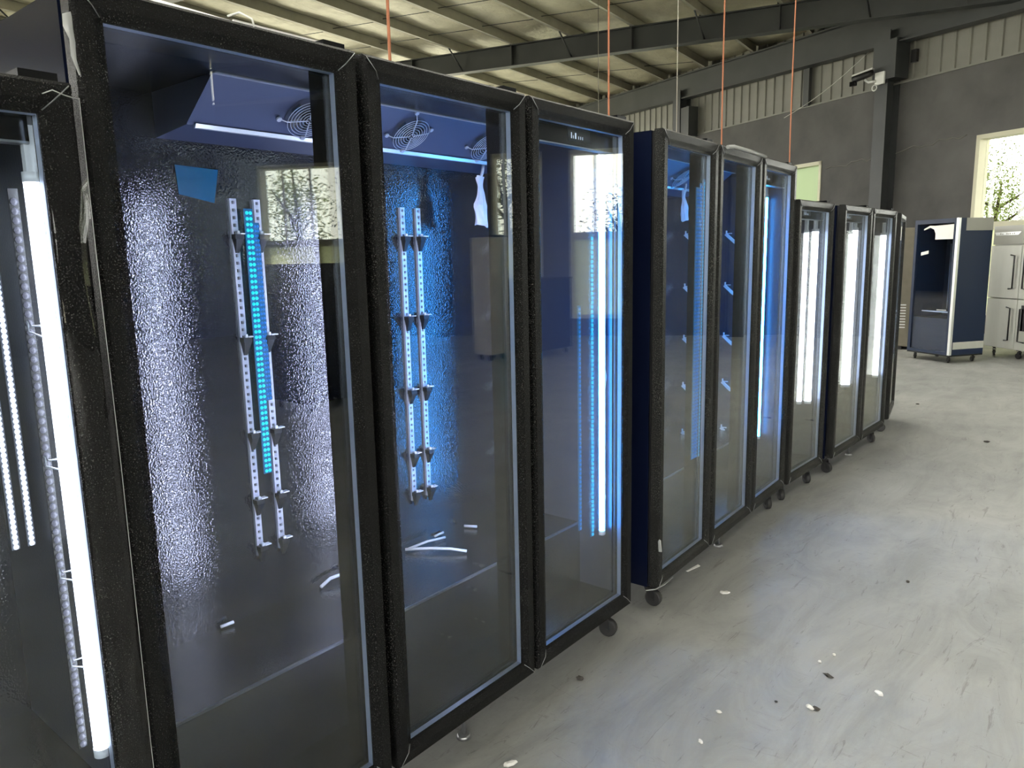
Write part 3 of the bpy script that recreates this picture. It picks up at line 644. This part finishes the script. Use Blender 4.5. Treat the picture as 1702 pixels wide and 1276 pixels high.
# ------------------------------------------------------------------ cables, wires, security camera
for (y, x, r, lab) in ((2.42,-1.15,.0072,'orange drop cable behind the first refrigerator, thickest and leftmost'), (4.27,-1.15,.0062,'orange drop cable behind the end of the first tall refrigerator'),
                       (6.0,-1.15,.0065,'orange drop cable rising above the middle door of the second refrigerator'), (7.6,-1.15,.0065,'orange drop cable rising beside the small window, rightmost')):
    u = CX.dot(Vector((x,y,0))); zt_ = roof(u) + .05
    mb = MB(); mb.tube([(x+.012*math.sin(k*.7), y+.010*math.cos(k*.9), .35 + (zt_-.35)*k/14) for k in range(15)], r, 8); tag(mb.build('hanging_cable', 'orange_cable'), lab, 'cable', 'orange drop cables')
for (p, lab) in (((-6.3,12.2,0),'thin brown cord hanging from the roof left of the first orange cable'), ((-3.4,9.6,0),'thin brown cord hanging from the roof just left of the thick orange cable')):
    u = CX.dot(Vector(p)); mb = MB(); mb.tube([(p[0],p[1],1.0),(p[0]+.01,p[1],3),(p[0],p[1],roof(u)+.1)], .006, 5); tag(mb.build('roof_cord', 'thin_cord'), lab, 'cord')
mb = MB(); a_, b_ = Wp(-5.6,-.10,4.80), Wp(-3.2,-.10,5.72); mb.tube([a_.lerp(b_, k/8) + Vector((0,0,-.10*math.sin(math.pi*k/8))) for k in range(9)], .006, 5)
tag(mb.build('slack_wire', 'pale_cord'), 'pale wire strung diagonally across the corrugated cladding of the far wall', 'wire')
mb = MB(); mb.tube([Wp(-3.0,-.03,4.95), Wp(-3.02,-.03,3.6), Wp(-3.06,-.03,1.0)], .007, 5); tag(mb.build('wall_cord', 'thin_cord'), 'thin cord hanging down the plaster left of the column', 'cord')
cc = empty('security_camera', Wp(-2.70,-.42,5.02), math.atan2(WD.y, WD.x)); tag(cc, 'white bullet security camera bracketed to the column of the far wall', 'camera')
mb = MB(); mb.box(-.02,.20,-.02,.02,-.10,.14); mb.build('mounting_plate', 'cctv_white', cc)
mb = MB(); mb.tube([(.02,-.03,-.02),(-.10,-.10,-.02),(-.16,-.14,.04)], .028, 8); mb.build('arm', 'cctv_white', cc)
mb = MB(); mb.tube([(.0,-.10,.15),(-.36,-.26,.06)], .065, 14); mb.build('camera_body', 'black_plastic', cc)
mb = MB(); mb.hexa([(.02,-.16,.20),(-.34,-.32,.12),(-.40,-.20,.12),(-.04,-.04,.20),(.02,-.15,.235),(-.34,-.31,.155),(-.40,-.19,.155),(-.04,-.03,.235)]); mb.build('sun_hood', 'cctv_white', cc)
mb = MB(); mb.box(-.40,-.28,-.30,-.22,-.06,.03); mb.build('lens_block', 'black_gloss', cc)
mb = MB(); mb.ring((-.0,-.04,-.15), (1,0,0), (0,0,1), .055, .012, 20, 6); mb.build('cable_loop', 'cctv_white', cc)

# ------------------------------------------------------------------ loose bits in and on the cabinets
def bag(name, label, loc, h, w, m):
    mb = MB(); nu, nv = 14, 12; i0 = 0
    for b_ in range(nv+1):
        t = b_/nv; prof = (.75 - 1.6*t) if t < .22 else (.40 + .62*min(1, (t-.22)*2.6))
        for a in range(nu):
            an = 2*math.pi*a/nu; k = 1 + .55*noise.noise((math.cos(an)*2.2, math.sin(an)*2.2+loc[1]*3, t*3.4)); mb.v.append((loc[0]+.20*w*prof*k*math.cos(an), loc[1]+.5*w*prof*k*math.sin(an)+.30*w*noise.noise((loc[1]*5, t*2.6, 7.1)), loc[2]-h*t*(1+.10*noise.noise((an*1.3, loc[1]*4, 3.3))) + .012*noise.noise((an,t*3,loc[1]))))
    for b_ in range(nv):
        for a in range(nu): mb.f.append((b_*nu+a, b_*nu+(a+1)%nu, (b_+1)*nu+(a+1)%nu, (b_+1)*nu+a)); mb.sm.append(False)
    mb.f.append(tuple(reversed(range(nu)))); mb.f.append(tuple(nv*nu+a for a in range(nu))); mb.sm += [False]*2
    mb.tube([(loc[0],loc[1],loc[2]-.005),(loc[0],loc[1]+.012,loc[2]+.02),(loc[0]-.01,loc[1]+.03,loc[2]+.055)], .006, 6)
    tag(mb.build(name, m), label, 'bag')
bag('plastic_bag', 'small white plastic bag hanging under the third fan guard', (-.44,2.20,1.885), .18, .062, 'bag_plastic')
bag('plastic_bag', 'crumpled blue plastic bag hanging under the first fan guard', (-.31,1.39,1.925), .10, .05, 'blue_bag_plastic')
bag('plastic_bag', 'white plastic bag hanging inside the left door of the second tall refrigerator', (-.42,3.87,1.93), .165, .06, 'bag_plastic')
def scrap(label, pts, r=.0035, m='white_plastic', name='cable_scrap', cat='scrap'):
    mb = MB(); mb.tube(pts, r, 6); tag(mb.build(name, m), label, cat)
z = .466
scrap('long white cable end lying on the deck behind the second door, upper prong', [(-.575,1.87,z+.006),(-.56,1.96,z+.012),(-.545,2.045,z+.006)], .005)
scrap('long curved white cable end lying on the deck behind the second door, lower prong', [(-.58,1.86,z+.006),(-.50,1.915,z+.012),(-.43,1.96,z+.012),(-.378,1.991,z+.005)], .0055)
scrap('short white wire stub lying at the back edge of the deck', [(-.59,2.03,z+.004),(-.59,2.08,z+.006)], .005)
scrap('tiny white wire stub lying beside the back edge of the deck on the right', [(-.575,2.19,z+.004),(-.525,2.215,z+.004)], .0055)
scrap('white cable tail lying on the deck at the right side of the first door', [(-.57,1.455,z+.004),(-.575,1.50,z+.018),(-.565,1.58,z+.02)], .006)
scrap('small screw and wire offcut on the deck at the left of the first door', [(-.585,1.09,z+.004),(-.578,1.13,z+.006)], .005)
scrap('thin white wire hanging beside the blue tube behind the third door', [(-.10,2.52,1.22),(-.09,2.535,1.10),(-.10,2.525,.95),(-.10,2.50,.72),(-.09,2.53,.60),(-.10,2.525,.50)], .002)
scrap('white wire offcut on the lower floor behind the third door', [(-.42,2.40,z+.004),(-.40,2.47,z+.004)], .004)
mat('blue_reflection', (.006,.085,.17), .3)  # LED reflection painted as a flat blue patch on the back liner
mb = MB(); mb.hexa([(-.5985,1.09,1.775),(-.5985,1.195,1.755),(-.5975,1.195,1.755),(-.5975,1.09,1.775),(-.5985,1.085,1.855),(-.5985,1.215,1.85),(-.5975,1.215,1.85),(-.5975,1.085,1.855)]); tag(mb.build('reflection_patch', 'blue_reflection'), 'blue LED reflection painted as a patch on the glittering back wall left of the teal reflection', 'plastic film')
# strips on top of the first refrigerator
mb = MB(); mb.hexa([(-.09,.80,2.082),(-.06,.80,2.082),(-.06,.975,2.082),(-.09,.975,2.082),(-.09,.80,2.110),(-.085,.80,2.112),(-.085,.975,2.106),(-.09,.975,2.108)])
mb.tube([(-.06,.955,2.105),(-.03,.965,2.108),(.004,.972,2.090),(.006,.975,2.075)], .0022, 6)
tag(mb.build('foam_strip', 'paper_white'), 'white foam strip curling over the top edge of the first door', 'packing strip')
mb = MB(); mb.box(-.10, -.094, .99, 1.22, 2.078, 2.113); mb.box(-.13,-.094,.99,1.22,2.078,2.081); tag(mb.build('paper_strip', 'paper_white'), 'flat white paper strip standing along the top of the first refrigerator', 'packing strip')
mb = MB(); mb.hexa([(-.12,1.36,2.078),(-.06,1.36,2.078),(-.06,1.42,2.078),(-.12,1.42,2.078),(-.11,1.37,2.10),(-.07,1.37,2.10),(-.07,1.41,2.096),(-.11,1.41,2.096)]); mb.tube([(-.07,1.41,2.092),(-.05,1.45,2.088),(-.04,1.47,2.084)], .006, 6)
tag(mb.build('packing_scrap', 'debris_white'), 'small crumpled white scrap on top of the second door', 'scrap')
# torn film: at the left edge of A and round Z's frame
def film(label, rows, m='clear_film', name='plastic_film'):
    mb = MB(); n = len(rows[0]); off = Vector((.0015,0,0))
    for layer in (0, 1):
        for r_i, row in enumerate(rows):
            for p in row:
                q = Vector(p) + off*layer + Vector((.006*noise.noise(Vector(p)*18), .004*noise.noise(Vector(p)*23+Vector((3,1,2))), 0)); mb.v.append(tuple(q))
    R_ = len(rows)
    for layer in (0, 1):
        for a in range(R_-1):
            for b_ in range(n-1):
                q = layer*R_*n + a*n + b_; mb.f.append((q, q+1, q+n+1, q+n)); mb.sm.append(True)
    tag(mb.build(name, m), label, 'plastic film')
mat('milky_film', (.34,.35,.35), .25)
film('torn white film curling from the left edge of the first tall refrigerator', [[(.016,.588,2.012),(.024,.600,2.016),(.012,.606,2.010)], [(.022,.583,1.990),(.03,.595,1.992),(.014,.603,1.990)], [(.018,.594,1.972),(.026,.600,1.970),(.012,.606,1.968)], [(.014,.598,1.945),(.02,.603,1.943),(.010,.608,1.942)], [(.010,.606,1.915),(.012,.608,1.914),(.008,.610,1.912)]], 'milky_film')
rows = []
for k in range(16):
    zz = 1.875 - k*.105; rows.append([(.014+.003*math.sin(k*2), .536, zz-.01), (.0185, .556, zz+.006), (.0195, .576, zz), (.0155+.003*math.sin(k*1.7), .599, zz-.004)])
film('clear wrinkled wrapping film round the frame of the left-edge refrigerator', rows)
mb = MB(); mb.tube([(.022,.540,1.872),(.024,.556,1.880),(.024,.575,1.874),(.018,.600,1.871)], .0011, 6); mb.tube([(.018,.601,1.874),(.017,.601,1.6),(.016,.604,1.2),(.016,.602,.6),(.016,.604,.2)], .0007, 5); tag(mb.build('film_edge', 'milky_film'), 'bright torn edge of the film on the left-edge refrigerator', 'plastic film')
mb = MB(); mb.tube([(.006,2.80+.64,2.068),(.008,2.80+.70,2.075),(.004,2.8+.9,2.074),(.0,2.8+1.13,2.066)], .010, 6); tag(mb.build('film_roll', 'milky_film'), 'rolled film edge along the top of the second refrigerator middle door', 'plastic film')
mb = MB(); mb.hexa([(.018,2.792,.30),(.03,2.795,.30),(.03,2.80,.30),(.018,2.80,.30),(.018,2.785,.35),(.024,2.785,.36),(.024,2.80,.35),(.018,2.80,.35)]); tag(mb.build('film_scrap', 'milky_film'), 'pale film scrap at the lower left corner of the second refrigerator', 'plastic film')
mb = MB(); mb.tube([(-.02,2.75,.125),(.005,2.79,.122),(.01,2.86,.118),(.008,2.95,.122)], .003, 5); tag(mb.build('film_tail', 'milky_film'), 'crumpled film tail under the second refrigerator left corner', 'plastic film')

# ------------------------------------------------------------------ crumbs on the floor
def crumb(x, y, size, m, label, flat=.5, rz=0):
    mb = MB(); mb.sphere((0,0,0), size, 6, 4, 1, .6, flat); me = mb.mesh('debris', m)
    for v in me.vertices: v.co *= 1 + .75*noise.noise(v.co*90 + Vector((x*7,y*5,0)))
    zmin = min(v.co.z for v in me.vertices); me.polygons.foreach_set('use_smooth', [False]*len(me.polygons)); o = link('floor_debris', me); o.location = (x,y,-zmin); o.rotation_euler = (0,0,rz); tag(o, label, 'debris', 'crumbs on the floor')
for a in ((.028,2.157,.016,'debris_dark','dark and white crumb on the floor below the third door',.6,.3), (.936,2.736,.022,'debris_white','largest white flake on the open floor',.25,-.5), (.77,2.491,.012,'debris_white','white half of the pair of crumbs on the open floor',.6,0), (.79,2.497,.011,'debris_dark','dark half of the pair of crumbs on the open floor',.6,.4),
          (.531,2.278,.010,'debris_white','single white crumb between the pair of crumbs and the first refrigerator',.6,.2), (.551,2.087,.010,'debris_white','white crumb nearest the bottom picture edge',.6,0), (.125,1.623,.020,'debris_white','pale chip at the bottom edge below the second door',.4,.9),
          (.163,3.179,.026,'debris_white','flat white flake in front of the second refrigerator',.25,.4), (.735,2.907,.008,'debris_white','tiny white speck, farther of two on the open floor',.6,0), (.703,2.821,.008,'debris_white','tiny white speck, nearer of two on the open floor',.6,0),
          (.761,2.742,.018,'debris_dark','thin dark splinter on the open floor',.25,-.2), (.814,3.809,.010,'debris_dark','dark pebble on the floor level with the second refrigerator',.6,0), (.665,2.46,.006,'debris_dark','tiny dark speck left of the pair of crumbs',.6,0), (-.056,8.531,.02,'debris_dark','dark scrap on the far floor beyond the row',.3,0), (.73,7.111,.022,'debris_dark','dark scrap on the far floor to the right',.3,.5)):
    crumb(*a)
mb = MB(); mb.hexa([(-.096,3.30,.001),(-.085,3.30,.001),(-.065,3.40,.001),(-.078,3.40,.001),(-.096,3.30,.003),(-.085,3.30,.006),(-.065,3.40,.003),(-.078,3.40,.008)]); tag(mb.build('paper_slip', 'paper_white'), 'narrow white paper slip on the floor by the second refrigerator', 'paper')

# ------------------------------------------------------------------ outside
mb = MB(); mb.box(-90, 90, -90, 120, -.6, -.25); struct('outdoor_ground', mb, 'outdoor_ground')
def tree(label, loc, h, r, n, seed):
    rnd = random.Random(seed); o = empty('tree', loc); tag(o, label, 'tree', 'trees outside the windows')
    mb = MB(); mb.tube([(0,0,0),(.05,.03,h*.3),(-.05,.05,h*.6),(.05,0,h*.92)], .1, 8, rf=[.13,.10,.07,.02])
    for k in range(9):
        a = rnd.uniform(0,6.28); z = h*rnd.uniform(.25,.8); mb.tube([(0,0,z),(r*.4*math.cos(a),r*.4*math.sin(a),z+.35),(r*.8*math.cos(a),r*.8*math.sin(a),z+.8)], .03, 5, rf=[.045,.03,.012])
    mb.build('trunk', 'bark', o); mb = MB()
    cl = [(rnd.gauss(0,r*.42), rnd.gauss(0,r*.42), h*.62+rnd.gauss(0,h*.19)) for _ in range(26)]
    for k in range(int(n*2.2)):
        c_ = Vector(rnd.choice(cl)) + Vector((rnd.gauss(0,.34),rnd.gauss(0,.34),rnd.gauss(0,.34))); s2 = rnd.uniform(.03,.06)
        d1 = Vector((rnd.uniform(-1,1),rnd.uniform(-1,1),rnd.uniform(-1,1))).normalized(); d2 = d1.orthogonal().normalized()
        mb.quadface([c_-d1*s2, c_+d2*s2*.45, c_+d1*s2, c_-d2*s2*.45])
    f_ = mb.build('foliage', 'leaf_green', o); f_['kind'] = 'stuff'
for k, (s_, dd, h, r, n, lab) in enumerate(((-4.6,6.5,3.9,1.3,2600,'leafy tree outside the large window at the right picture edge'), (-9.4,4.5,5.0,1.7,3000,'leafy tree outside the small window above the row'), (15.8,3.0,4.6,.9,3000,'leafy tree outside the window reflected in the first glass door'), (10.4,3.5,4.5,1.0,2200,'leafy tree outside the window reflected in the second glass door'), (7.6,4.0,3.4,.8,1300,'leafy tree outside the window reflected in the third glass door'))):
    q = Wp(s_, dd, -.25); tree(lab, q, h, r, n, 40+k)
